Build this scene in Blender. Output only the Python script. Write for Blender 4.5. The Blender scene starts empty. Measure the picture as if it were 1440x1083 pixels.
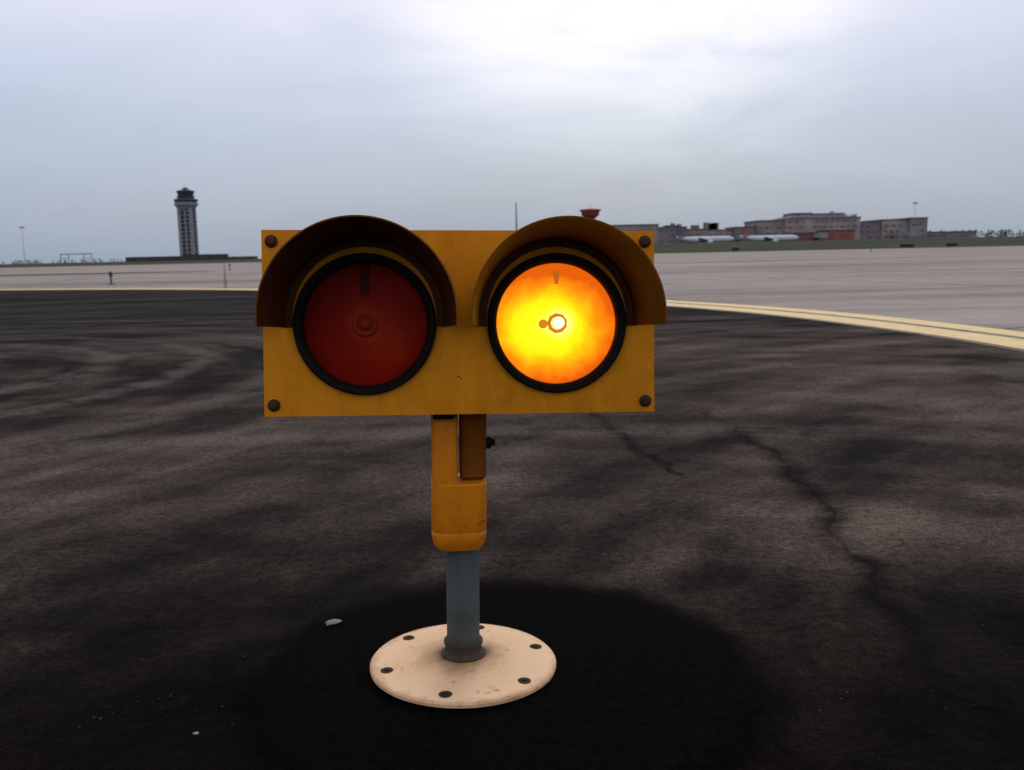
import bpy, bmesh, math, random
from mathutils import Vector, Matrix
random.seed(7)
R=math.radians
scene=bpy.context.scene
scene.view_settings.view_transform='Standard'
scene.view_settings.look='None'
scene.view_settings.exposure=0

# ---------------------------------------------------------------- materials
class N:
    def __init__(s,name):
        s.m=bpy.data.materials.new(name); s.m.use_nodes=True
        s.t=s.m.node_tree; s.b=s.t.nodes['Principled BSDF']; s.out=s.t.nodes['Material Output']
    def n(s,kind,**kw):
        x=s.t.nodes.new(kind)
        for k,v in kw.items(): setattr(x,k,v)
        return x
    def l(s,a,b): s.t.links.new(a,b)
    def noise(s,vec,scale,detail=4,rough=.55,dist=0):
        x=s.n('ShaderNodeTexNoise'); x.inputs['Scale'].default_value=scale; x.inputs['Detail'].default_value=detail
        x.inputs['Roughness'].default_value=rough; x.inputs['Distortion'].default_value=dist
        if vec is not None: s.l(vec,x.inputs['Vector'])
        return x.outputs['Fac']
    def ramp(s,fac,stops):
        x=s.n('ShaderNodeValToRGB'); e=x.color_ramp.elements
        while len(e)>1: e.remove(e[0])
        e[0].position=stops[0][0]; c=stops[0][1]; e[0].color=c if len(c)==4 else (*c,1)
        for p,c in stops[1:]:
            q=e.new(p); q.color=c if len(c)==4 else (*c,1)
        s.l(fac,x.inputs['Fac']); return x.outputs['Color']
    def mix(s,f,a,b,mode='MIX'):
        x=s.n('ShaderNodeMix',data_type='RGBA',blend_type=mode)
        for v,i in ((f,0),(a,6),(b,7)):
            if isinstance(v,(int,float)): x.inputs[i].default_value=v
            elif isinstance(v,tuple): x.inputs[i].default_value=(*v,1) if len(v)==3 else v
            else: s.l(v,x.inputs[i])
        return x.outputs[2]
    def math(s,op,a,b=0.0,c=None,clamp=False):
        x=s.n('ShaderNodeMath',operation=op); x.use_clamp=clamp
        for i,v in enumerate((a,b,c)):
            if v is None: continue
            if isinstance(v,(int,float)): x.inputs[i].default_value=v
            else: s.l(v,x.inputs[i])
        return x.outputs[0]
    def mapr(s,v,a,b,c=0,d=1):
        x=s.n('ShaderNodeMapRange'); s.l(v,x.inputs[0])
        for i,q in enumerate((a,b,c,d)): x.inputs[i+1].default_value=q
        x.interpolation_type='SMOOTHSTEP'
        return x.outputs[0]
    def obj(s): return s.n('ShaderNodeTexCoord').outputs['Object']
    def mapping(s,v,scale=(1,1,1),rot=(0,0,0),loc=(0,0,0)):
        x=s.n('ShaderNodeMapping'); x.inputs['Scale'].default_value=scale; x.inputs['Rotation'].default_value=rot; x.inputs['Location'].default_value=loc
        s.l(v,x.inputs['Vector']); return x.outputs[0]
    def bump(s,h,strength=.3,dist=.01):
        x=s.n('ShaderNodeBump'); x.inputs['Strength'].default_value=strength; x.inputs['Distance'].default_value=dist
        s.l(h,x.inputs['Height']); s.l(x.outputs[0],s.b.inputs['Normal'])
    def set(s,rough=.8,spec=.3,metal=0):
        s.b.inputs['Roughness'].default_value=rough; s.b.inputs['Specular IOR Level'].default_value=spec; s.b.inputs['Metallic'].default_value=metal
        return s
    def col(s,c):
        if isinstance(c,tuple): s.b.inputs['Base Color'].default_value=(*c,1)
        else: s.l(c,s.b.inputs['Base Color'])

def simple(name,c,rough=.7,spec=.3,metal=0,var=.25,scale=8.0):
    M=N(name).set(rough,spec,metal)
    f=M.noise(M.obj(),scale,3,.6)
    d=tuple(x*(1-var) for x in c); b=tuple(min(1,x*(1+var)) for x in c)
    M.col(M.ramp(f,[(.3,d),(.7,b)])); return M.m

# asphalt
M=N('asphalt').set(1,.03)
o=M.obj()
sp=M.n('ShaderNodeSeparateXYZ'); M.l(o,sp.inputs[0])
def radial(cx,cy):
    x=M.math('SUBTRACT',sp.outputs[0],cx); y=M.math('SUBTRACT',sp.outputs[1],cy)
    r=M.math('SQRT',M.math('ADD',M.math('MULTIPLY',x,x),M.math('MULTIPLY',y,y)))
    return r,M.math('ARCTAN2',y,x)
def arcs(cx,cy,fr,fa,detail=4):
    r,a=radial(cx,cy)
    cb=M.n('ShaderNodeCombineXYZ'); M.l(M.math('MULTIPLY',r,fr),cb.inputs[0]); M.l(M.math('MULTIPLY',a,fa),cb.inputs[1])
    return M.noise(cb.outputs[0],1,detail,.55,.25)
a1=arcs(-.4,-1.2,1.5,1.3)
a2=arcs(-5.2,5.0,3.0,2.2)
a3=arcs(6.5,-1.5,2.6,5.0)
n1=M.noise(M.mapping(o,(.6,.8,1),(0,0,R(24))),1.2,5,.62,.9)
n2=M.noise(o,3.4,5,.68,.5)
n3=M.noise(o,48,4,.75)
n4=M.noise(o,230,1,.6)
left=M.mapr(sp.outputs[0],-1.6,-.1,1,0)
side=M.math('ADD',M.math('MULTIPLY',a2,left),M.math('MULTIPLY',a3,M.math('SUBTRACT',1.0,left)))
tot=M.math('ADD',M.math('ADD',M.math('MULTIPLY',a1,.28),M.math('MULTIPLY',side,.34)),M.math('ADD',M.math('MULTIPLY',n1,.20),M.math('MULTIPLY',n2,.18)))
base=M.ramp(tot,[(.38,(.007,.006,.0065)),(.44,(.020,.0165,.0155)),(.49,(.046,.036,.031)),(.545,(.086,.066,.055)),(.62,(.15,.118,.098))])
# pale scuff bands left by turning vehicles (concentric tyre tracks)
def track(cx,cy,rad,wid,amt):
    r,a=radial(cx,cy)
    d=M.math('ABSOLUTE',M.math('SUBTRACT',M.math('ADD',r,M.math('MULTIPLY',M.math('SUBTRACT',n1,.5),.25)),rad))
    return M.math('MULTIPLY',M.mapr(d,wid*.25,wid,amt,0),M.mapr(n2,.35,.6,.15,1))
tk=None
for args in ((-5.2,5.6,2.5,.16,.75),(-5.2,5.6,3.15,.14,.65),(-5.2,5.6,3.9,.18,.5),(7.5,2.0,5.6,.12,.45),(-.3,-2.6,6.2,.18,.45)):
    t=track(*args); tk=t if tk is None else M.math('MAXIMUM',tk,t)
base=M.mix(tk,base,(.125,.105,.095))
base=M.mix(1,base,M.ramp(n3,[(.3,(.38,.38,.38)),(.7,(1.5,1.5,1.5))]),'MULTIPLY')
base=M.mix(1,base,M.ramp(n4,[(.35,(.5,.5,.5)),(.68,(1.5,1.45,1.4))]),'MULTIPLY')
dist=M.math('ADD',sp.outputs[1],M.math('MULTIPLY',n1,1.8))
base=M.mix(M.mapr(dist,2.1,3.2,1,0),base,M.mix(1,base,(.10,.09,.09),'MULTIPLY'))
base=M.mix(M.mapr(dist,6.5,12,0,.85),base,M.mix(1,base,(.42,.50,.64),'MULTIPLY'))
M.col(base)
M.bump(M.math('ADD',M.math('MULTIPLY',n3,1.0),M.math('ADD',M.math('MULTIPLY',n4,.4),M.math('MULTIPLY',n2,3))),.6,.009)
ASPH=M.m

# concrete slabs
M=N('concrete_slabs').set(.9,.15)
o=M.obj()
n1=M.noise(M.mapping(o,(.05,.16,1),(0,0,R(8))),1,5,.6,.4); n2=M.noise(o,1.2,4,.7)
base=M.ramp(n1,[(.3,(.25,.21,.185)),(.5,(.34,.29,.26)),(.72,(.44,.38,.34))])
base=M.mix(1,base,M.ramp(n2,[(.3,(.82,.82,.82)),(.7,(1.08,1.08,1.08))]),'MULTIPLY')
rub=M.noise(M.mapping(o,(.02,.5,1),(0,0,R(-14))),1,4,.6,.2)
base=M.mix(1,base,M.ramp(rub,[(.36,(.70,.69,.70)),(.5,(1,1,1))]),'MULTIPLY')
br=M.n('ShaderNodeTexBrick'); br.offset=0; br.inputs['Scale'].default_value=1; br.inputs['Brick Width'].default_value=6; br.inputs['Row Height'].default_value=6
br.inputs['Mortar Size'].default_value=.05; br.inputs['Color1'].default_value=(1,1,1,1); br.inputs['Color2'].default_value=(.88,.88,.89,1); br.inputs['Mortar'].default_value=(.45,.43,.42,1)
M.l(M.mapping(o,(1,1,1),(0,0,R(-17))),br.inputs['Vector'])
base=M.mix(1,base,br.outputs['Color'],'MULTIPLY')
M.col(base); CONC=M.m

M=N('yellow_marking_paint').set(.85,.2)
o=M.obj(); f=M.noise(o,9,5,.75)
M.col(M.ramp(f,[(.30,(.44,.35,.25)),(.42,(.76,.58,.29)),(.7,(.88,.69,.37))])); YEL=M.m

M=N('grass').set(1,.05)
o=M.obj(); f=M.noise(M.mapping(o,(.03,.1,1)),1,6,.7); g=M.noise(o,1.5,4,.7)
c=M.ramp(f,[(.35,(.030,.036,.020)),(.55,(.048,.058,.030)),(.7,(.085,.080,.050))])
M.col(M.mix(1,c,M.ramp(g,[(.3,(.7,.7,.7)),(.7,(1.25,1.25,1.25))]),'MULTIPLY')); GRASS=M.m

def painted(name,c,chip=(.09,.035,.012),thr=.69,grime=.70):
    M=N(name).set(.5,.15)
    o=M.obj()
    f=M.noise(o,7,5,.65); d=tuple(x*grime for x in c)
    base=M.ramp(f,[(.28,d),(.56,c)])
    streak=M.noise(M.mapping(o,(30,30,3)),1,4,.6)
    base=M.mix(1,base,M.ramp(streak,[(.3,(.86,.84,.82)),(.62,(1.03,1.03,1.03))]),'MULTIPLY')
    spot=M.noise(o,75,4,.7)
    base=M.mix(1,base,M.ramp(spot,[(.30,(.84,.81,.78)),(.46,(1,1,1))]),'MULTIPLY')
    ch=M.noise(M.mapping(o,(1,1,1.6),(0,R(20),0)),38,5,.72)
    m=M.ramp(ch,[(thr,(0,0,0)),(thr+.03,(1,1,1))])
    base=M.mix(m,base,chip)
    M.col(base)
    M.l(M.ramp(f,[(.3,(.75,.75,.75)),(.7,(.5,.5,.5))]),M.b.inputs['Roughness'])
    M.bump(M.math('ADD',M.math('MULTIPLY',f,.6),M.math('MULTIPLY',ch,.5)),.25,.002)
    return M.m
OCHRE=painted('ochre_paint',(.70,.250,.003))
OCHRE2=painted('ochre_paint_worn',(.70,.215,.005),thr=.63)
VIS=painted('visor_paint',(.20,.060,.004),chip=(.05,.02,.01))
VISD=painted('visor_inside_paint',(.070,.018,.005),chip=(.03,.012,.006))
GASKET=simple('black_gasket',(.008,.005,.004),.7,.12)
BOLT=simple('rusty_bolt',(.06,.020,.009),.7,.3,.3,scale=60)
GREYP=painted('grey_conduit_paint',(.085,.105,.106),chip=(.08,.05,.03),thr=.61)
M=N('cream_base_plate_paint').set(.6,.15)
o=M.obj(); ln=M.n('ShaderNodeVectorMath',operation='LENGTH'); M.l(o,ln.inputs[0])
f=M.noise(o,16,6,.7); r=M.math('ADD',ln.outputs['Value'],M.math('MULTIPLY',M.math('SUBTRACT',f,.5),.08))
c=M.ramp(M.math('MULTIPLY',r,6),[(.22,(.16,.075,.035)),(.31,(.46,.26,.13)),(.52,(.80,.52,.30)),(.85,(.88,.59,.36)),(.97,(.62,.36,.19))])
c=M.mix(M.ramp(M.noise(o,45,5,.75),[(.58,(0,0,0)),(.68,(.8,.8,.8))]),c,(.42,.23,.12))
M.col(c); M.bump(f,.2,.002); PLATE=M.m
HOLE=simple('dark_bolt_hole',(.05,.028,.018),.8,.2)

def lens_mat(name,lit):
    M=N(name).set(.4,.05)
    o=M.obj()
    sp=M.n('ShaderNodeSeparateXYZ'); M.l(o,sp.inputs[0])
    def dist(cx,cz,sx=1,sz=1):
        a=M.math('MULTIPLY',M.math('SUBTRACT',sp.outputs[0],cx),sx); b=M.math('MULTIPLY',M.math('SUBTRACT',sp.outputs[2],cz),sz)
        return M.math('SQRT',M.math('ADD',M.math('MULTIPLY',a,a),M.math('MULTIPLY',b,b)))
    d=dist(0,0)
    ring=M.math('SINE',M.math('MULTIPLY',d,1500))
    n=M.noise(o,26,4,.6)
    if lit:
        d2=M.math('ADD',dist(-.013,-.006,.95,1.22),M.math('MULTIPLY',M.math('SUBTRACT',n,.5),.040))
        c=M.ramp(M.math('MULTIPLY',d2,10),[(0,(1,.86,.10)),(.20,(1,.82,.012)),(.50,(1,.68,.004)),(.62,(1,.46,.003)),(.80,(.90,.23,.003)),(1,(.60,.09,.003))])
        c=M.mix(.10,c,M.ramp(ring,[(0,(.4,.2,.0)),(1,(1,1,.3))]),'OVERLAY')
        # hot spot of the lamp seen through the glass
        hs=M.mapr(dist(.004,.0),.006,.030,1,0)
        c=M.mix(hs,c,(1,.92,.22))
        M.col((.10,.02,.002)); M.l(c,M.b.inputs['Emission Color']); M.b.inputs['Emission Strength'].default_value=1.35
    else:
        dd=M.math('MULTIPLY',dist(.03,-.025),6)
        c=M.ramp(M.math('ADD',dd,M.math('MULTIPLY',n,.35)),[(.15,(.38,.026,.004)),(.45,(.29,.011,.003)),(.80,(.20,.007,.002)),(1,(.11,.004,.002))])
        # reflector cone showing dimly behind the glass, and the dark lamp support above it
        rf=M.mapr(d,.022,.034,1,0)
        c=M.mix(M.math('MULTIPLY',rf,.45),c,(.42,.035,.006))
        slot=M.math('MULTIPLY',M.mapr(M.math('ABSOLUTE',sp.outputs[0]),.004,.011,1,0),M.mapr(sp.outputs[2],.034,.050,0,1))
        c=M.mix(M.math('MULTIPLY',slot,.85),c,(.03,.002,.001))
        c=M.mix(.25,c,M.ramp(ring,[(0,(.3,.3,.3)),(1,(.8,.8,.8))]),'OVERLAY')
        M.col(c)
    M.bump(ring,.12,.002)
    return M.m
LENS_ON=lens_mat('amber_lens_lit',True); LENS_OFF=lens_mat('red_amber_lens_unlit',False)
def emis(name,c,s):
    M=N(name); M.b.inputs['Base Color'].default_value=(0.1,.03,.01,1); M.b.inputs['Emission Color'].default_value=(*c,1); M.b.inputs['Emission Strength'].default_value=s; return M.m

# ---------------------------------------------------------------- mesh helpers
def mk(name,bm,mat,parent=None,smooth=False,bevel=0,loc=None,rot=None):
    me=bpy.data.meshes.new(name); bmesh.ops.recalc_face_normals(bm,faces=bm.faces[:]); bm.to_mesh(me); bm.free()
    for m in (mat if isinstance(mat,list) else [mat]): me.materials.append(m)
    ob=bpy.data.objects.new(name,me); scene.collection.objects.link(ob)
    if smooth:
        me.shade_smooth()
        me.set_sharp_from_angle(angle=R(38))
    if bevel:
        b=ob.modifiers.new('b','BEVEL'); b.width=bevel; b.segments=3; b.limit_method='ANGLE'
    if parent: ob.parent=parent
    if loc: ob.location=loc
    if rot: ob.rotation_euler=rot
    return ob
def add_box(bm,x0,x1,y0,y1,z0,z1,mi=0):
    v=[bm.verts.new(p) for p in [(x0,y0,z0),(x1,y0,z0),(x1,y1,z0),(x0,y1,z0),(x0,y0,z1),(x1,y0,z1),(x1,y1,z1),(x0,y1,z1)]]
    for f in [(0,3,2,1),(4,5,6,7),(0,1,5,4),(1,2,6,5),(2,3,7,6),(3,0,4,7)]:
        bm.faces.new([v[i] for i in f]).material_index=mi
def add_lathe(bm,prof,seg=48,c=(0,0,0),axis='Z',mi=0,phase=0,cap=True):
    rings=[]
    for r,h in prof:
        rg=[]
        for i in range(seg):
            a=2*math.pi*i/seg+phase
            if axis=='Z': p=(c[0]+r*math.cos(a),c[1]+r*math.sin(a),c[2]+h)
            elif axis=='Y': p=(c[0]+r*math.cos(a),c[1]+h,c[2]+r*math.sin(a))
            else: p=(c[0]+h,c[1]+r*math.cos(a),c[2]+r*math.sin(a))
            rg.append(bm.verts.new(p))
        rings.append(rg)
    for a,b in zip(rings,rings[1:]):
        for i in range(seg):
            j=(i+1)%seg
            bm.faces.new((a[i],a[j],b[j],b[i])).material_index=mi
    if cap:
        bm.faces.new(rings[0]).material_index=mi; bm.faces.new(rings[-1][::-1]).material_index=mi
def empty(name,loc=(0,0,0),rot=(0,0,0)):
    e=bpy.data.objects.new(name,None); scene.collection.objects.link(e); e.location=loc; e.rotation_euler=rot; e.empty_display_size=.2; return e
def ss(a,b,x):
    t=max(0,min(1,(x-a)/(b-a))); return t*t*(3-2*t)

# ---------------------------------------------------------------- ground
def gz(x,y):
    return -.03+3.3*ss(215,385,y)*ss(-60,70,x)+.25*ss(170,260,y)*(1-ss(-60,70,x))
bm=bmesh.new()
xs=sorted(set([-6000,-3000,-1500,-900,-600,6000,3000,1500,900,600]+list(range(-500,501,20))))
ys=[-400,-100,-20,20,60,100,140,170,190]+list(range(205,420,12))+[450,520,600,700,900,1200,2000,3500,7000]
grid=[[bm.verts.new((x,y,gz(x,y))) for x in xs] for y in ys]
for j in range(len(ys)-1):
    for i in range(len(xs)-1): bm.faces.new((grid[j][i],grid[j][i+1],grid[j+1][i+1],grid[j+1][i]))
mk('ground',bm,GRASS,smooth=True)

ctrl=[(-220,40),(-120,35.5),(-60,32.5),(-34,30),(-20.5,27.3),(-13.5,24.7),(-9.0,22.7),(-5.6,20.4),(-1.5,16.7),(.45,14.3),(1.89,11.6),(2.75,9.36),(3.19,7.11),(3.29,5.9),(3.36,4),(3.4,0),(3.4,-12),(3.4,-60)]
def catmull(P,n=8):
    out=[]
    for i in range(len(P)-1):
        p0=P[max(i-1,0)];p1=P[i];p2=P[i+1];p3=P[min(i+2,len(P)-1)]
        for k in range(n):
            t=k/n
            out.append(tuple(.5*((2*p1[d])+(-p0[d]+p2[d])*t+(2*p0[d]-5*p1[d]+4*p2[d]-p3[d])*t*t+(-p0[d]+3*p1[d]-3*p2[d]+p3[d])*t**3) for d in range(2)))
    out.append(P[-1]); return out
edge=catmull(ctrl)
def nrm(i,P):
    a=P[max(i-1,0)];b=P[min(i+1,len(P)-1)]
    t=Vector((b[0]-a[0],b[1]-a[1])).normalized(); return Vector((-t.y,t.x))
bm=bmesh.new()
vs=[bm.verts.new((x,y,0)) for x,y in edge]+[bm.verts.new((-220,-60,0))]
bm.faces.new(vs)
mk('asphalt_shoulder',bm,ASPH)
bm=bmesh.new()
vs=[bm.verts.new((x,y,0)) for x,y in edge]+[bm.verts.new(p) for p in [(420,-60,0),(420,214,0),(60,210,0),(-20,190,0),(-220,150,0)]]
bm.faces.new(vs)
mk('concrete_taxiway',bm,CONC)
def ribbon(name,P,o0,o1,z,mat,parent=None):
    bm=bmesh.new(); prev=None
    for i,p in enumerate(P):
        n=nrm(i,P)
        a=bm.verts.new((p[0]+n.x*o0,p[1]+n.y*o0,z)); b=bm.verts.new((p[0]+n.x*o1,p[1]+n.y*o1,z))
        if prev: bm.faces.new((prev[0],a,b,prev[1]))
        prev=(a,b)
    return mk(name,bm,mat,parent)
mk_e=empty('taxiway_edge_marking')
ribbon('inner_stripe',edge,.04,.40,.005,YEL,mk_e)
ribbon('outer_stripe',edge,.50,.80,.005,YEL,mk_e)
far=[(-220,92),(-120,84),(-60,78),(0,74),(60,76),(140,84),(400,110)]
ribbon('taxiway_centreline_marking',catmull(far),0,.35,.005,YEL)
bm=bmesh.new()
isl=[(-120,62),(-60,57),(-34,54.5),(-21,53.8),(-17,54.5),(-18,56),(-24,58.5),(-60,64),(-120,70)]
bm.faces.new([bm.verts.new((x,y,.005)) for x,y in isl]); mk('grass_island',bm,GRASS)

# worn furrows / hairline cracks with soft, broken edges
M=N('crack_dark').set(1,.03)
uv=M.n('ShaderNodeUVMap').outputs[0]; sp=M.n('ShaderNodeSeparateXYZ'); M.l(uv,sp.inputs[0])
a=M.math('ABSOLUTE',M.math('SUBTRACT',sp.outputs[1],.5))
n=M.noise(M.obj(),16,5,.75); n0=M.noise(M.obj(),4,2,.6)
core=M.math('MULTIPLY',M.mapr(M.math('SUBTRACT',M.math('MULTIPLY',n,.16),a),.0,.06),.7)
soft=M.math('MULTIPLY',M.mapr(a,.0,.5,1,0),M.mapr(n,.35,.65,.15,.65))
msk=M.math('MULTIPLY',M.math('MAXIMUM',core,soft),M.mapr(n0,.3,.55,.35,1))
M.col((.007,.006,.006))
tr=M.n('ShaderNodeBsdfTransparent'); mx=M.n('ShaderNodeMixShader')
M.l(msk,mx.inputs[0]); M.l(tr.outputs[0],mx.inputs[1]); M.l(M.b.outputs[0],mx.inputs[2]); M.l(mx.outputs[0],M.out.inputs[0])
CRACK=M.m
def crack(name,P,w):
    P=catmull(P,14); Q=[]; ph=random.random()*6
    for i,p in enumerate(P):
        n=nrm(i,P); j=w*.12*(math.sin(i*.55+ph)+.6*math.sin(i*1.35+ph*2))
        Q.append((p[0]+n.x*j,p[1]+n.y*j))
    bm=bmesh.new(); uvl=bm.loops.layers.uv.new('UVMap'); prev=None
    for i,p in enumerate(Q):
        n=nrm(i,P); ww=w*(.3+.7*math.sin(math.pi*min(.97,max(.03,i/(len(Q)-1))))**.5)
        a=bm.verts.new((p[0]-n.x*ww/2,p[1]-n.y*ww/2,.004)); b=bm.verts.new((p[0]+n.x*ww/2,p[1]+n.y*ww/2,.004))
        if prev:
            fc=bm.faces.new((prev[0],a,b,prev[1]))
            for lp,u in zip(fc.loops,[(0,0),(1,0),(1,1),(0,1)]): lp[uvl].uv=u
        prev=(a,b)
    return mk(name,bm,CRACK)
crack('pavement_crack',[(.34,3.95),(.374,3.71),(.44,3.15),(.52,2.78)],.09)
crack('pavement_crack',[(.80,3.9),(.853,3.53),(.87,2.85),(.777,2.09),(.716,1.665),(.675,1.30)],.15)
# tar patch round the base
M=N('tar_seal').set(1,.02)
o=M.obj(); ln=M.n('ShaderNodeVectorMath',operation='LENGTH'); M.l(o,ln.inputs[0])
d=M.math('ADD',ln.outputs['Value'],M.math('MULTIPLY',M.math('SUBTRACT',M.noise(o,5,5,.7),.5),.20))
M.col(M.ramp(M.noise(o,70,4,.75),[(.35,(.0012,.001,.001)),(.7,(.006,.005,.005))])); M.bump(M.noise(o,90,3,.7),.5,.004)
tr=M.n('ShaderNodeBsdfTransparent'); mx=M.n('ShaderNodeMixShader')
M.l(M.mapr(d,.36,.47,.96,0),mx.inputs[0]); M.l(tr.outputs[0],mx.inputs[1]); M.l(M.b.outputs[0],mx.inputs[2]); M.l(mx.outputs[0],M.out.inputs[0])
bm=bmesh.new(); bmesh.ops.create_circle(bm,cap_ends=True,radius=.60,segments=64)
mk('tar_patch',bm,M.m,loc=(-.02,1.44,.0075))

# ---------------------------------------------------------------- guard light
G=empty('runway_guard_light',(-.091,1.467,.009),(0,R(1.2),R(4.5)))
bm=bmesh.new()
add_lathe(bm,[(.150,0),(.155,.003),(.155,.008),(.152,.011),(.120,.013),(.085,.017),(.055,.020),(.040,.021)],96)
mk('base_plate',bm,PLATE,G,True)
bm=bmesh.new()
for k in range(6):
    a=R(16+60*k); c=(.130*math.cos(a),.130*math.sin(a),.0118)
    add_lathe(bm,[(.0105,0),(.0105,.0012),(.008,.002)],20,c,mi=0)
    add_lathe(bm,[(.0055,.0021),(.0055,.0035),(.004,.0045)],6,c,mi=1)
mk('plate_bolts',bm,[HOLE,BOLT],G,True)
bm=bmesh.new()
add_lathe(bm,[(.037,.0212),(.0375,.0235),(.033,.027),(.0305,.030),(.0305,.040),(.0325,.0415),(.0325,.046),(.029,.049),(.0275,.051)],48)
mk('collar',bm,painted('dirty_collar_paint',(.060,.050,.038),chip=(.07,.035,.018),thr=.55),G,True)
bm=bmesh.new()
add_lathe(bm,[(.0272,.03),(.0272,.100),(.0276,.101),(.0276,.104),(.0272,.105),(.0272,.24)],48)
mk('conduit_pole',bm,GREYP,G,True)
X=-.006
bm=bmesh.new()
def rrect(hw,hd,r,n=6):
    pts=[]
    for cx,cy,a0 in ((hw-r,hd-r,0),(-hw+r,hd-r,90),(-hw+r,-hd+r,180),(hw-r,-hd+r,270)):
        for k in range(n+1):
            a=R(a0+90*k/n); pts.append((cx+r*math.cos(a),cy+r*math.sin(a)))
    return pts
def add_loft(bm,secs,cx=0,cy=0):
    rings=[[bm.verts.new((cx+x,cy+y,z)) for x,y in rrect(hw,hd,min(r,hw*.95,hd*.95))] for z,hw,hd,r in secs]
    for a,b in zip(rings,rings[1:]):
        for i in range(len(a)):
            j=(i+1)%len(a); bm.faces.new((a[i],a[j],b[j],b[i]))
    bm.faces.new(rings[0]); bm.faces.new(rings[-1][::-1])
add_loft(bm,[(.209,.034,.034,.02),(.215,.040,.038,.022),(.225,.043,.040,.022),(.236,.0445,.041,.022),(.240,.0425,.0395,.022),(.244,.0445,.041,.022),(.300,.0445,.041,.018),(.318,.0445,.041,.018),(.3205,.043,.039,.018)],X)
mk('knuckle_body',bm,OCHRE2,G,True)
bm=bmesh.new()
add_loft(bm,[(.3206,.0205,.039,.008),(.405,.0205,.039,.008),(.425,.0215,.036,.012),(.430,.018,.030,.012)],X-.022)
mk('knuckle_cheek',bm,OCHRE2,G,True)
bm=bmesh.new()
add_loft(bm,[(.3235,.019,.020,.008),(.327,.021,.024,.008),(.432,.0215,.026,.008),(.438,.0225,.03,.008)],X+.0235,.004)
mk('knuckle_tang',bm,VIS,G,True)  # dark visor paint stands in for the shade on this set-back piece
bm=bmesh.new()
add_lathe(bm,[(.011,.0),(.011,.006),(.009,.008)],6,(X+.0455,.0,.380),'X')
add_lathe(bm,[(.006,.008),(.006,.014)],16,(X+.0455,.0,.380),'X')
mk('knuckle_bolt',bm,GASKET,G)
# head (housing, plate, lenses, visors), leaned slightly back
PZ=.44
Hd=bpy.data.objects.new('light_head',None); scene.collection.objects.link(Hd); Hd.parent=G
Hd.matrix_local=Matrix.Translation((0,0,PZ-.012))@Matrix.Rotation(R(-6),4,'X')@Matrix.Scale(1.008,4)@Matrix.Translation((0,0,-PZ))
bm=bmesh.new(); add_box(bm,-.045,-.014,-.05,-.02,.434,.4425); mk('cable_clamp',bm,GASKET,Hd,bevel=.002)
ZC=.5825
bm=bmesh.new(); add_box(bm,-.290,.290,-.054,.062,ZC-.132,ZC+.132); mk('housing',bm,OCHRE,Hd,bevel=.008)
LX=.1453; RO=.104
bm=bmesh.new()
W,H=.297,.1395; yf=-.067; yb=-.0545
for sgn in (-1,1):
    cx=sgn*LX; cz=ZC-.002; x0,x1=(-W,0) if sgn<0 else (0,W)
    n=96; inner=[];outer=[];innb=[]
    for i in range(n):
        a=2*math.pi*i/n+math.pi/4
        ca,sa=math.cos(a),math.sin(a)
        inner.append(bm.verts.new((cx+RO*ca,yf,cz+RO*sa))); innb.append(bm.verts.new((cx+RO*ca,yb,cz+RO*sa)))
        tx=((x1-cx) if ca>0 else (cx-x0))/max(abs(ca),1e-6); tz=((ZC+H-cz) if sa>0 else (cz-(ZC-H)))/max(abs(sa),1e-6)
        t=min(tx,tz); outer.append(bm.verts.new((cx+t*ca,yf,cz+t*sa)))
    cor=[(x1,ZC+H),(x0,ZC+H),(x0,ZC-H),(x1,ZC-H)]
    for i in range(n):
        j=(i+1)%n
        bm.faces.new((inner[i],inner[j],outer[j],outer[i])); bm.faces.new((inner[i],innb[i],innb[j],inner[j]))
    for (qx,qz) in cor:
        best=None
        for i in range(n):
            j=(i+1)%n; a=outer[i].co; b=outer[j].co
            if abs(a.x-b.x)>1e-5 and abs(a.z-b.z)>1e-5:
                m=(a+b)/2; dd=(m.x-qx)**2+(m.z-qz)**2
                if dd<.0004 and (best is None or dd<best[0]): best=(dd,i,j)
        if best:
            v=bm.verts.new((qx,yf,qz)); bm.faces.new((outer[best[1]],outer[best[2]],v))
for (a,b) in (((-W,ZC-H),(W,ZC-H)),((W,ZC-H),(W,ZC+H)),((W,ZC+H),(-W,ZC+H)),((-W,ZC+H),(-W,ZC-H))):
    bm.faces.new([bm.verts.new(p) for p in ((a[0],yf,a[1]),(b[0],yf,b[1]),(b[0],yb,b[1]),(a[0],yb,a[1]))])
mk('front_plate',bm,OCHRE,Hd)
bm=bmesh.new()
for sx in (-1,1):
    for sz in (-1,1):
        c=(sx*.2825,yf,ZC+sz*.1225)
        add_lathe(bm,[(.0095,-.0002),(.0095,-.002),(.008,-.003)],20,c,'Y')
        add_lathe(bm,[(.0062,-.0031),(.0062,-.0065),(.005,-.0075)],6,c,'Y')
mk('corner_bolts',bm,BOLT,Hd,True)
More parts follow.
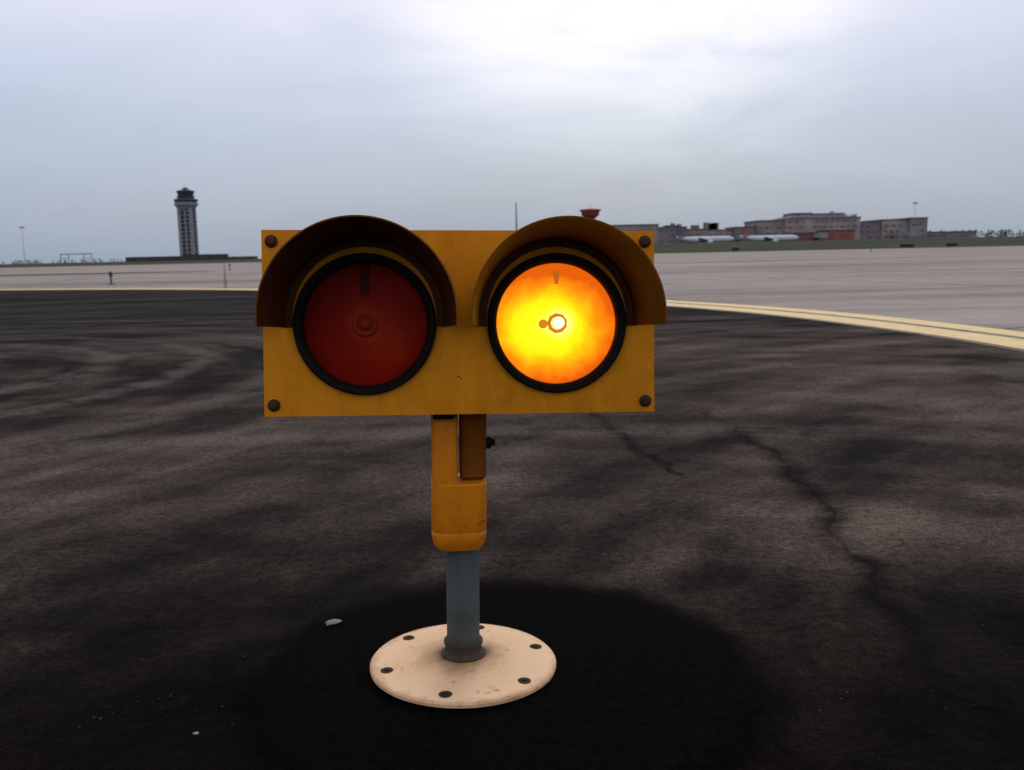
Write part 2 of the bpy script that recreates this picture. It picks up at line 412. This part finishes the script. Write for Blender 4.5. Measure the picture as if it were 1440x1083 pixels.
for k,(sx,lit) in enumerate(((-1,False),(1,True))):
    cx=sx*LX; cz=ZC-.002; s=str(k+1)
    bm=bmesh.new()
    prof=[(.1035,-.050),(.1065,-.068),(.1065,-.074),(.1040,-.077),(.0965,-.077),(.0930,-.073),(.0925,-.056)]
    add_lathe(bm,prof,96,(cx,0,cz),'Y',cap=False)
    mk('lens_rim_'+s,bm,GASKET,Hd,True)
    bm=bmesh.new(); pr=[]
    for i in range(0,15):
        t=i/14; r=.0935*(1-t)+.0006; pr.append((r,-.012*(1-(r/.095)**2)))
    add_lathe(bm,pr,96,(0,0,0),'Y')
    mk('lens_'+s,bm,LENS_ON if lit else LENS_OFF,Hd,True,loc=(cx,-.057,cz))
    bm=bmesh.new()
    rr,y=(.0155,-.0705) if lit else (.018,-.0705)
    ring=[(rr,y+.0008),(rr,y-.0025),(rr-.0025,y-.004),(rr-.0055,y-.0025),(rr-.0055,y+.0008)]
    add_lathe(bm,ring,9 if lit else 32,(cx,0,cz),'Y',cap=False,phase=.3)
    mk('lamp_ring_'+s,bm,simple('lamp_ring_off',(.36,.035,.006),.5,.10) if not lit else emis('hot_ring',(.80,.24,.004),.8),Hd,True)
    bm=bmesh.new(); add_lathe(bm,[(.0085,-.0695),(.0085,-.0735),(.005,-.077),(.001,-.078)],24,(cx+.003*lit,0,cz+.001*lit),'Y')
    mk('lamp_bulb_'+s,bm,emis('bulb_on',(1,.86,.40),2.4) if lit else simple('bulb_off',(.30,.03,.008),.4,.2),Hd,True)
    if lit:
        bm=bmesh.new(); add_lathe(bm,[(.007,-.0702),(.007,-.0728),(.005,-.0735)],14,(cx-.0215,0,cz-.001),'Y'); mk('lamp_clip',bm,emis('hot_clip',(.78,.26,.004),.85),Hd,True)
        h0,h1=.060,.080; w=.005
        pts=[(-w*.5,h0),(w*.5,h0),(w*1.1,h1),(-w*1.1,h1)]
        bm=bmesh.new(); bm.faces.new([bm.verts.new((cx+x,-.0712+.011*((h/.095)**2),cz+h)) for x,h in pts])
        mk('lamp_bracket_'+s,bm,emis('bracket_amber',(.55,.13,.002),.9),Hd)
    dz=.009; L=.140; th=.0022
    def arch(r,t):
        pts=[(r,-.004)]+[(r,dz*.5)]
        for i in range(49):
            a=math.pi*i/48; pts.append((r*math.cos(a),dz+r*math.sin(a)))
        pts+=[(-r,dz*.5),(-r,-.004)]
        return pts
    rows=8; inn=[];out=[]
    bm=bmesh.new()
    for q in range(rows+1):
        t=q/rows; r=.120+.0165*t; y=-.0675-L*t
        out.append([bm.verts.new((cx+x,y,cz+z-.002*t)) for x,z in arch(r,t)])
        inn.append([bm.verts.new((cx+x,y,cz+z-.002*t)) for x,z in arch(r-th,t)])
    m=len(out[0])
    for q in range(rows):
        for i in range(m-1):
            bm.faces.new((out[q][i],out[q][i+1],out[q+1][i+1],out[q+1][i])).material_index=0
            bm.faces.new((inn[q][i],inn[q+1][i],inn[q+1][i+1],inn[q][i+1])).material_index=1
    for i in range(m-1): bm.faces.new((out[rows][i],out[rows][i+1],inn[rows][i+1],inn[rows][i])).material_index=0
    for i in (0,m-1):
        for q in range(rows): bm.faces.new((out[q][i],out[q+1][i],inn[q+1][i],inn[q][i])).material_index=0
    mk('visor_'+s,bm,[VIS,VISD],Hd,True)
    bm=bmesh.new(); a=[bm.verts.new((cx+x,-.0692,cz+z)) for x,z in arch(.1225,0)]; b=[bm.verts.new((cx+x,-.0692,cz+z)) for x,z in arch(.1075,0)]
    for i in range(len(a)-1): bm.faces.new((a[i],a[i+1],b[i+1],b[i]))
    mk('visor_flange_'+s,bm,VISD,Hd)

# litter
LIT=simple('pale_stone',(.30,.27,.24),.9,.2,scale=60)
def stone(x,y,sx,sy,sz,rot):
    bm=bmesh.new(); bmesh.ops.create_icosphere(bm,subdivisions=2,radius=1)
    for v in bm.verts: v.co*=1+random.uniform(-.3,.3); v.co=Vector((v.co.x*sx,v.co.y*sy,v.co.z*sz))
    mk('stone',bm,LIT,loc=(x,y,sz*.7+.008),rot=(0,0,rot))
stone(-.345,1.66,.017,.007,.004,.5); stone(-.47,1.26,.004,.003,.002,0)
bm=bmesh.new()
for k in range(900):
    y=1.3+9*random.random()**1.6; x=random.uniform(-.62,.62)*y
    s=random.uniform(.0012,.0040)
    vs=[bm.verts.new((x+s*random.uniform(-1,1),y+s*random.uniform(-1,1),random.uniform(0,s))) for _ in range(4)]
    top=bm.verts.new((x,y,s*1.1))
    for i in range(4): bm.faces.new((vs[i],vs[(i+1)%4],top))
mk('loose_gravel',bm,simple('gravel_bits',(.06,.05,.045),.9,.1,scale=40))

# ---------------------------------------------------------------- distant things
LCON=simple('hazed_concrete_wall',(.25,.26,.295),.8,.1,scale=.3)  # distance haze is mixed into these tower and terminal base colours
DGL=simple('hazed_glass',(.13,.125,.14),.6,.15,scale=.5)  # window glass paled, haze painted into the colour
TGL=simple('tower_glass',(.048,.05,.06),.5,.3,scale=.5)
DBR=simple('hazed_roof',(.16,.15,.155),.8,.1,scale=.2)
TRF=simple('tower_dark_metal',(.065,.066,.078),.8,.1,scale=.2)
HAZBRK=simple('hazed_brick',(.26,.215,.215),.9,.1,scale=.08,var=.3)  # mauve cast and low contrast are painted haze
HAZWALL=simple('hazed_tan_wall',(.33,.27,.255),.9,.1,scale=.08,var=.3)
REDW=simple('red_panel',(.26,.095,.085),.7,.2,scale=.3)
STEEL=simple('galvanised_steel',(.25,.26,.29),.6,.3,.1,scale=2)
WHITEP=simple('white_aircraft_paint',(.60,.60,.64),.6,.2,var=.05,scale=.5)

T=empty('control_tower',(-318,930,0))
bm=bmesh.new()
add_box(bm,-5.2,5.2,-5.2,5.2,0,51,1)
for sx in (-1,1):
    for sy in (-1,1): add_box(bm,sx*5.6-1.5,sx*5.6+1.5,sy*5.6-1.5,sy*5.6+1.5,0,51.5,0)
add_box(bm,-.9,.9,-6.1,-5.25,0,51,0)
for z in range(4,50,4): add_box(bm,-6.6,6.6,-6.6,6.6,z,z+.9,0)
mk('shaft',bm,[LCON,TGL],T)
bm=bmesh.new()
add_lathe(bm,[(7.5,50),(9,52),(11.2,54.5),(11.2,57)],8,phase=R(22.5),mi=0)
add_lathe(bm,[(10.6,57.01),(10.6,58.6)],8,phase=R(22.5),mi=1)
add_lathe(bm,[(11.6,58.61),(11.4,60.0),(8.4,61.0)],8,phase=R(22.5),mi=2)
add_lathe(bm,[(7.8,61.01),(7.8,62.6)],8,phase=R(22.5),mi=2)
add_lathe(bm,[(8.5,62.61),(8.5,63.4)],8,phase=R(22.5),mi=2)
add_lathe(bm,[(7.0,63.41),(8.2,67)],8,phase=R(22.5),mi=1)
add_lathe(bm,[(8.7,67.01),(8.6,68.2),(5,69.2)],8,phase=R(22.5),mi=2)
add_lathe(bm,[(2.6,69.21),(2.4,71),(1,71.6)],12,mi=2)
mk('cab',bm,[LCON,TGL,TRF],T)
bm=bmesh.new()
for x,h in ((0,75),(-3,72.5),(3.2,72)): add_lathe(bm,[(.18,68),(.12,h)],6,(x,0,0))
mk('antennas',bm,STEEL,T)
B=empty('airfield_service_building',(-300,890,0))
bm=bmesh.new(); add_box(bm,-62,-8,-8,8,0,4.2,0); add_box(bm,-7.99,30,-10,8,0,5.4,0); add_box(bm,30.01,58,-6,8,0,3.2,0)
add_box(bm,-62.6,-8.2,-8.6,8.6,4.21,4.7,1); add_box(bm,-8.2,30.5,-10.6,8.6,5.41,5.9,1)
for i in range(14): add_box(bm,-60+i*3.7,-58+i*3.7,-8.2,-8.01,1.2,2.6,2)
for i in range(4): add_box(bm,-5+i*9,1+i*9,-10.2,-10.01,0,3.8,2)
mk('walls',bm,[simple('brown_block_wall',(.10,.075,.07),.9,.1,scale=.2),TRF,TGL],B)

def mast(name,x,y,z0,h,head=True,r=.22):
    E=empty(name,(x,y,z0)); bm=bmesh.new()
    add_lathe(bm,[(r,0),(r*.45,h)],8)
    if head:
        add_lathe(bm,[(1.5,h-.6),(1.6,h-.3),(1.5,h)],16)
        for k in range(8):
            a=k*math.pi/4; add_box(bm,1.6*math.cos(a)-.35,1.6*math.cos(a)+.35,1.6*math.sin(a)-.35,1.6*math.sin(a)+.35,h-1.0,h-.61)
    mk('pole',bm,STEEL,E)
mast('floodlight_mast',-363,700,0,28); mast('floodlight_mast',5,600,0,33,False,.8)
mast('floodlight_mast',312,720,3,30); mast('floodlight_mast',262,760,3,26); mast('floodlight_mast',125,720,3,20,False)
E=empty('antenna_frame',(-139,300,0)); bm=bmesh.new()
for x in (-5,-2.4,2.4,5): add_box(bm,x-.1,x+.1,-.1,.1,0,3.2)
add_box(bm,-5.2,5.2,-.09,.09,3.21,3.45); add_box(bm,-5.2,-2.2,-.06,.06,2.0,2.15); add_box(bm,2.2,5.2,-.06,.06,2.0,2.15)
for i in range(11): add_box(bm,-5+i-.05,-5+i+.05,-.5,.5,3.46,3.6)
mk('frame',bm,STEEL,E)

TB=empty('airport_terminal',(0,0,3.2))
bm=bmesh.new()
def blk(x0,x1,y0,y1,h,mi=0,win=True,roof=True,z0=0):
    add_box(bm,x0,x1,y0,y1,z0,h,mi)
    if roof: add_box(bm,x0-.6,x1+.6,y0-.6,y1+.6,h+.01,h+.7,2)
    if win:
        z=z0+3.2
        while z+1.6<h-.6:
            x=x0+1.5
            while x+2.6<x1-1:
                w=random.choice((1.6,2.6,2.6,3.6))
                if random.random()<.7: add_box(bm,x,min(x+w,x1-.5),y0-.15,y0-.02,z,z+1.4,1)
                x+=w+random.uniform(1.0,2.2)
            z+=4.2
blk(30,72,712,740,9.5,0); blk(72.1,112,705,740,16.5,5); blk(76,96,701,704.9,11,0)
blk(112.1,134,705,735,14.2,0); blk(134.1,150,707,735,12.4,5); blk(150.1,170,708,735,11.5,5); blk(170.1,186,704,735,13.2,0)
blk(186.1,206,700,740,17.5,0); blk(206.1,262,698,745,18.5,5)
blk(214,228,706,730,22.5,0,False,z0=19.3); blk(229.5,252,704,735,21.8,5,False,z0=19.3)
blk(262.1,280,705,740,15.2,0); blk(280.1,300,703,740,16.4,5); blk(300.1,313,700,735,17.2,0); blk(313.1,352,705,735,6.5,0)
blk(205,250,684,697.9,7.5,3); blk(225,250,676,683.9,9,3,False)
for i in range(44):
    x=random.uniform(74,308); w=random.uniform(1.5,6)
    h=18.4 if 206<x<262 else 15.0
    add_box(bm,x,x+w,715,719,11,h+random.uniform(.6,3.0),2 if i%2 else 0)
for i in range(7):
    x=207+i*7.6
    v=[bm.verts.new(p) for p in ((x,700,19.25),(x+7.4,700,19.25),(x+7.4,700,21.3),(x,742,19.25),(x+7.4,742,19.25),(x+7.4,742,21.3))]
    for f in ((0,1,2),(3,5,4),(0,2,5,3),(1,4,5,2)): bm.faces.new([v[k] for k in f]).material_index=4
mk('concourses',bm,[HAZBRK,DGL,DBR,REDW,LCON,HAZWALL],TB)
bm=bmesh.new()
for x in (96,140,172,224,288):
    add_box(bm,x-1.6,x+1.6,668,704,4.2,7.2); add_box(bm,x-.5,x+.5,674,675,0,4.19); add_box(bm,x-2.4,x+2.4,664,667.9,3.8,7.6)
mk('jet_bridges',bm,STEEL,TB)
RT=empty('ramp_control_tower',(61,700,3.2)); bm=bmesh.new()
add_lathe(bm,[(2.6,0),(2.4,21.5)],12,mi=0)
add_lathe(bm,[(3.0,21.51),(6.6,24.6),(6.8,25.2)],12,mi=3)
add_lathe(bm,[(6.3,25.21),(7.2,27.6)],12,mi=3)
add_lathe(bm,[(8.2,27.61),(8.0,28.6),(3,29.2)],12,mi=3)
add_lathe(bm,[(.3,29.2),(.15,32)],6,mi=2)
mk('tower',bm,[HAZBRK,TGL,STEEL,simple('ramp_tower_red',(.28,.06,.05),.7,.2,scale=.3)],RT)

def airliner(x,y,z,yaw,tail,L=38):
    E=empty('airliner',(x,y,z),(0,0,R(yaw))); r=L*.052; h=r+1.9
    bm=bmesh.new(); prof=[]
    for i in range(25):
        t=i/24
        if t<.14: k=math.sin(math.pi/2*(t/.14))**.6
        elif t<.68: k=1
        else: k=1-((t-.68)/.32)**1.6*.9
        prof.append((max(.05,r*k),-L/2+L*t))
    add_lathe(bm,prof,20,(0,0,h),'X')
    for v in bm.verts:
        t=(v.co.x+L/2)/L
        if t>.68: v.co.z+=((t-.68)/.32)**1.6*r*.75
    add_box(bm,-L*.40,L*.30,-r*1.003,-r*.985,h+.25,h+.75,1)
    add_box(bm,-L*.485,-L*.465,-r*.45,r*.45,h+r*.35,h+r*.55,1)
    def quad(pts,t,mi=0):
        a=[bm.verts.new(p) for p in pts]; b=[bm.verts.new((p[0]+t[0],p[1]+t[1],p[2]+t[2])) for p in pts]
        n=len(a); bm.faces.new(a).material_index=mi; bm.faces.new(b[::-1]).material_index=mi
        for i in range(n): bm.faces.new((a[i],b[i],b[(i+1)%n],a[(i+1)%n])).material_index=mi
    for s in (-1,1):
        quad([(-L*.10,s*r*.6,h-r*.5),(L*.10,s*r*.6,h-r*.5),(L*.16,s*L*.46,h+.6),(L*.12,s*L*.46,h+.6)],(0,0,.4))
        quad([(L*.38,s*r*.3,h+r*.8),(L*.46,s*r*.3,h+r*.8),(L*.50,s*L*.17,h+r*1.1),(L*.46,s*L*.17,h+r*1.1)],(0,0,.25))
        add_lathe(bm,[(.8,-1.9),(1.1,-1.4),(1.05,.6),(.5,1.8)],16,(-L*.06,s*L*.17,h-r*.95),'X')
        add_lathe(bm,[(.5,-.2),(.5,.2)],12,(L*.05,s*2.6,.5),'Y',mi=1); add_box(bm,L*.05-.12,L*.05+.12,s*2.4-.1,s*2.4+.1,.5,h-r*.5,1)
    add_lathe(bm,[(.4,-.2),(.4,.2)],12,(-L*.38,0,.4),'Y',mi=1); add_box(bm,-L*.38-.1,-L*.38+.1,-.3,-.21,.4,h-r*.8,1)
    quad([(L*.32,-.2,h+r*.9),(L*.47,-.2,h+r*1.0),(L*.52,-.2,h+r+L*.155),(L*.45,-.2,h+r+L*.155)],(0,.4,0),2)
    mk('fuselage',bm,[WHITEP,DGL,tail],E,True)
BLUE=simple('navy_tail_paint',(.09,.10,.14),.5,.3)
airliner(124,590,3.2,172,BLUE,36); airliner(173,620,3.2,172,REDW,38)
airliner(-2,420,1.0,20,WHITEP,30)

SIGNB=simple('sign_black_panel',(.02,.02,.02),.5,.3)
def sign(x,y,w,z=0):
    E=empty('taxiway_sign',(x,y,z)); bm=bmesh.new()
    add_box(bm,-w/2,w/2,-.12,.12,.25,.95,0); add_box(bm,-w/2-.05,w/2+.05,-.15,.15,.951,1.0,1)
    for i in range(3):
        lx=-w/2+.15+i*(w-.3)/2; add_box(bm,lx-.04,lx+.04,-.04,.04,0,.249,1)
    add_box(bm,-w/2+.1,w/2-.1,-.135,-.122,.35,.85,0)
    mk('panel',bm,[SIGNB,STEEL],E)
sign(46.5,192,1.4); sign(81,190,2.8); sign(91,192,2.2); sign(-36,150,2.4)
EB=simple('edge_light_body',(.12,.09,.04)); EG=simple('blue_glass',(.02,.03,.10),.4,.3)
def edgelight(x,y):
    E=empty('taxiway_edge_light',(x,y,.005)); bm=bmesh.new()
    add_lathe(bm,[(.12,0),(.12,.02),(.03,.03),(.03,.24),(.06,.26),(.06,.29)],16,mi=0)
    add_lathe(bm,[(.055,.291),(.055,.36),(.03,.39)],16,mi=1)
    mk('lamp',bm,[EB,EG],E,True)
for p in ((-12.2,28.5),(-30,52),(-18,60),(38,98),(-48,86),(66,140)): edgelight(*p)

LEAF=N('hazed_foliage').set(1,.05); f=LEAF.noise(LEAF.obj(),.35,3,.7)
LEAF.col(LEAF.ramp(f,[(.3,(.070,.080,.076)),(.7,(.12,.13,.12))])); LEAF=LEAF.m  # greyed, pale leaf colour has the distance haze painted in
BARK=simple('bark',(.08,.06,.05),.9,.1)
def treeline(name,x0,x1,y0,z,hmin,hmax,step):
    bm=bmesh.new(); x=x0
    while x<x1:
        h=random.uniform(hmin,hmax)*(1 if random.random()>.12 else .6); y=y0+random.uniform(-20,20); w=h*random.uniform(.32,.5)
        add_lathe(bm,[(.3,0),(.12,h*.6)],5,(x,y,z),mi=1)
        for k in range(46):
            a=random.uniform(0,6.28); t=random.random(); rr=w*math.sqrt(random.random())*math.sin(math.pi*(.15+.8*t))**.7
            c=Vector((x+rr*math.cos(a),y+rr*math.sin(a),z+h*(.18+.82*t))); s=h*random.uniform(.07,.15)
            vs=[bm.verts.new(c+Vector((random.uniform(-1,1),random.uniform(-1,1),random.uniform(-1,1)))*s) for _ in range(4)]
            bm.faces.new(vs[:3]); bm.faces.new(vs[1:])
        x+=step*random.uniform(.5,1.4)
    mk(name,bm,[LEAF,BARK])
treeline('distant_trees',380,1000,930,3.2,6.5,11,3.4)
treeline('distant_trees',30,380,1000,3.2,5,8,5)
treeline('distant_trees',-1100,-385,1100,0,3,5.5,4.5)
treeline('distant_trees',-250,30,1100,0,3,6,5)

# ---------------------------------------------------------------- sky
w=bpy.data.worlds.new('World'); scene.world=w; w.use_nodes=True
M=N.__new__(N); M.t=w.node_tree
bg=M.t.nodes['Background']
SE,SA=R(38),R(8)
sky=M.n('ShaderNodeTexSky',sky_type='NISHITA'); sky.sun_disc=False; sky.sun_elevation=SE; sky.sun_rotation=SA
sky.air_density=1.5; sky.dust_density=4
g=M.n('ShaderNodeTexCoord').outputs['Generated']
sp=M.n('ShaderNodeSeparateXYZ'); M.l(g,sp.inputs[0])
cl=M.noise(M.mapping(g,(1.2,1.2,5.0)),2.1,6,.58,.5)
elev=M.math('ADD',sp.outputs[2],M.math('MULTIPLY',M.math('SUBTRACT',cl,.5),.12))
c=M.ramp(elev,[(0,(3.5,4.15,5.1)),(.05,(3.9,4.65,5.8)),(.13,(4.8,5.7,7.3)),(.19,(5.9,6.6,8.4)),(.27,(7.8,8.0,9.6)),(.5,(7.6,7.6,8.4)),(1,(7.6,7.6,8.2))])
dt=M.n('ShaderNodeVectorMath',operation='DOT_PRODUCT'); M.l(g,dt.inputs[0]); dt.inputs[1].default_value=Vector((.12,1,.32)).normalized()
glow=M.math('MULTIPLY',M.mapr(dt.outputs['Value'],.955,1.0,0,1),M.mapr(cl,.3,.65,.2,1.1))
c=M.mix(1,c,M.mix(glow,(1,1,1),(1.42,1.34,1.22)),'MULTIPLY')
c=M.mix(.90,sky.outputs[0],c)
M.l(c,bg.inputs['Color']); bg.inputs['Strength'].default_value=.1

sd=bpy.data.lights.new('sun','SUN'); sd.energy=.6; sd.angle=R(20); sd.color=(1,.95,.88)
so=bpy.data.objects.new('sun',sd); scene.collection.objects.link(so)
dirv=Vector((math.sin(SA)*math.cos(SE),math.cos(SA)*math.cos(SE),math.sin(SE)))
so.rotation_euler=(-dirv).to_track_quat('-Z','Y').to_euler()

# ---------------------------------------------------------------- camera
cd=bpy.data.cameras.new('camera'); cam=bpy.data.objects.new('camera',cd); scene.collection.objects.link(cam)
cd.sensor_width=36; cd.lens=32.5; cd.clip_start=.02; cd.clip_end=12000
cam.matrix_world=Matrix.Translation((0,0,.69))@Matrix.Rotation(R(90-8.1),4,'X')@Matrix.Rotation(R(-1.2),4,'Z')
cd.dof.use_dof=True; cd.dof.focus_distance=1.42; cd.dof.aperture_fstop=11
scene.camera=cam
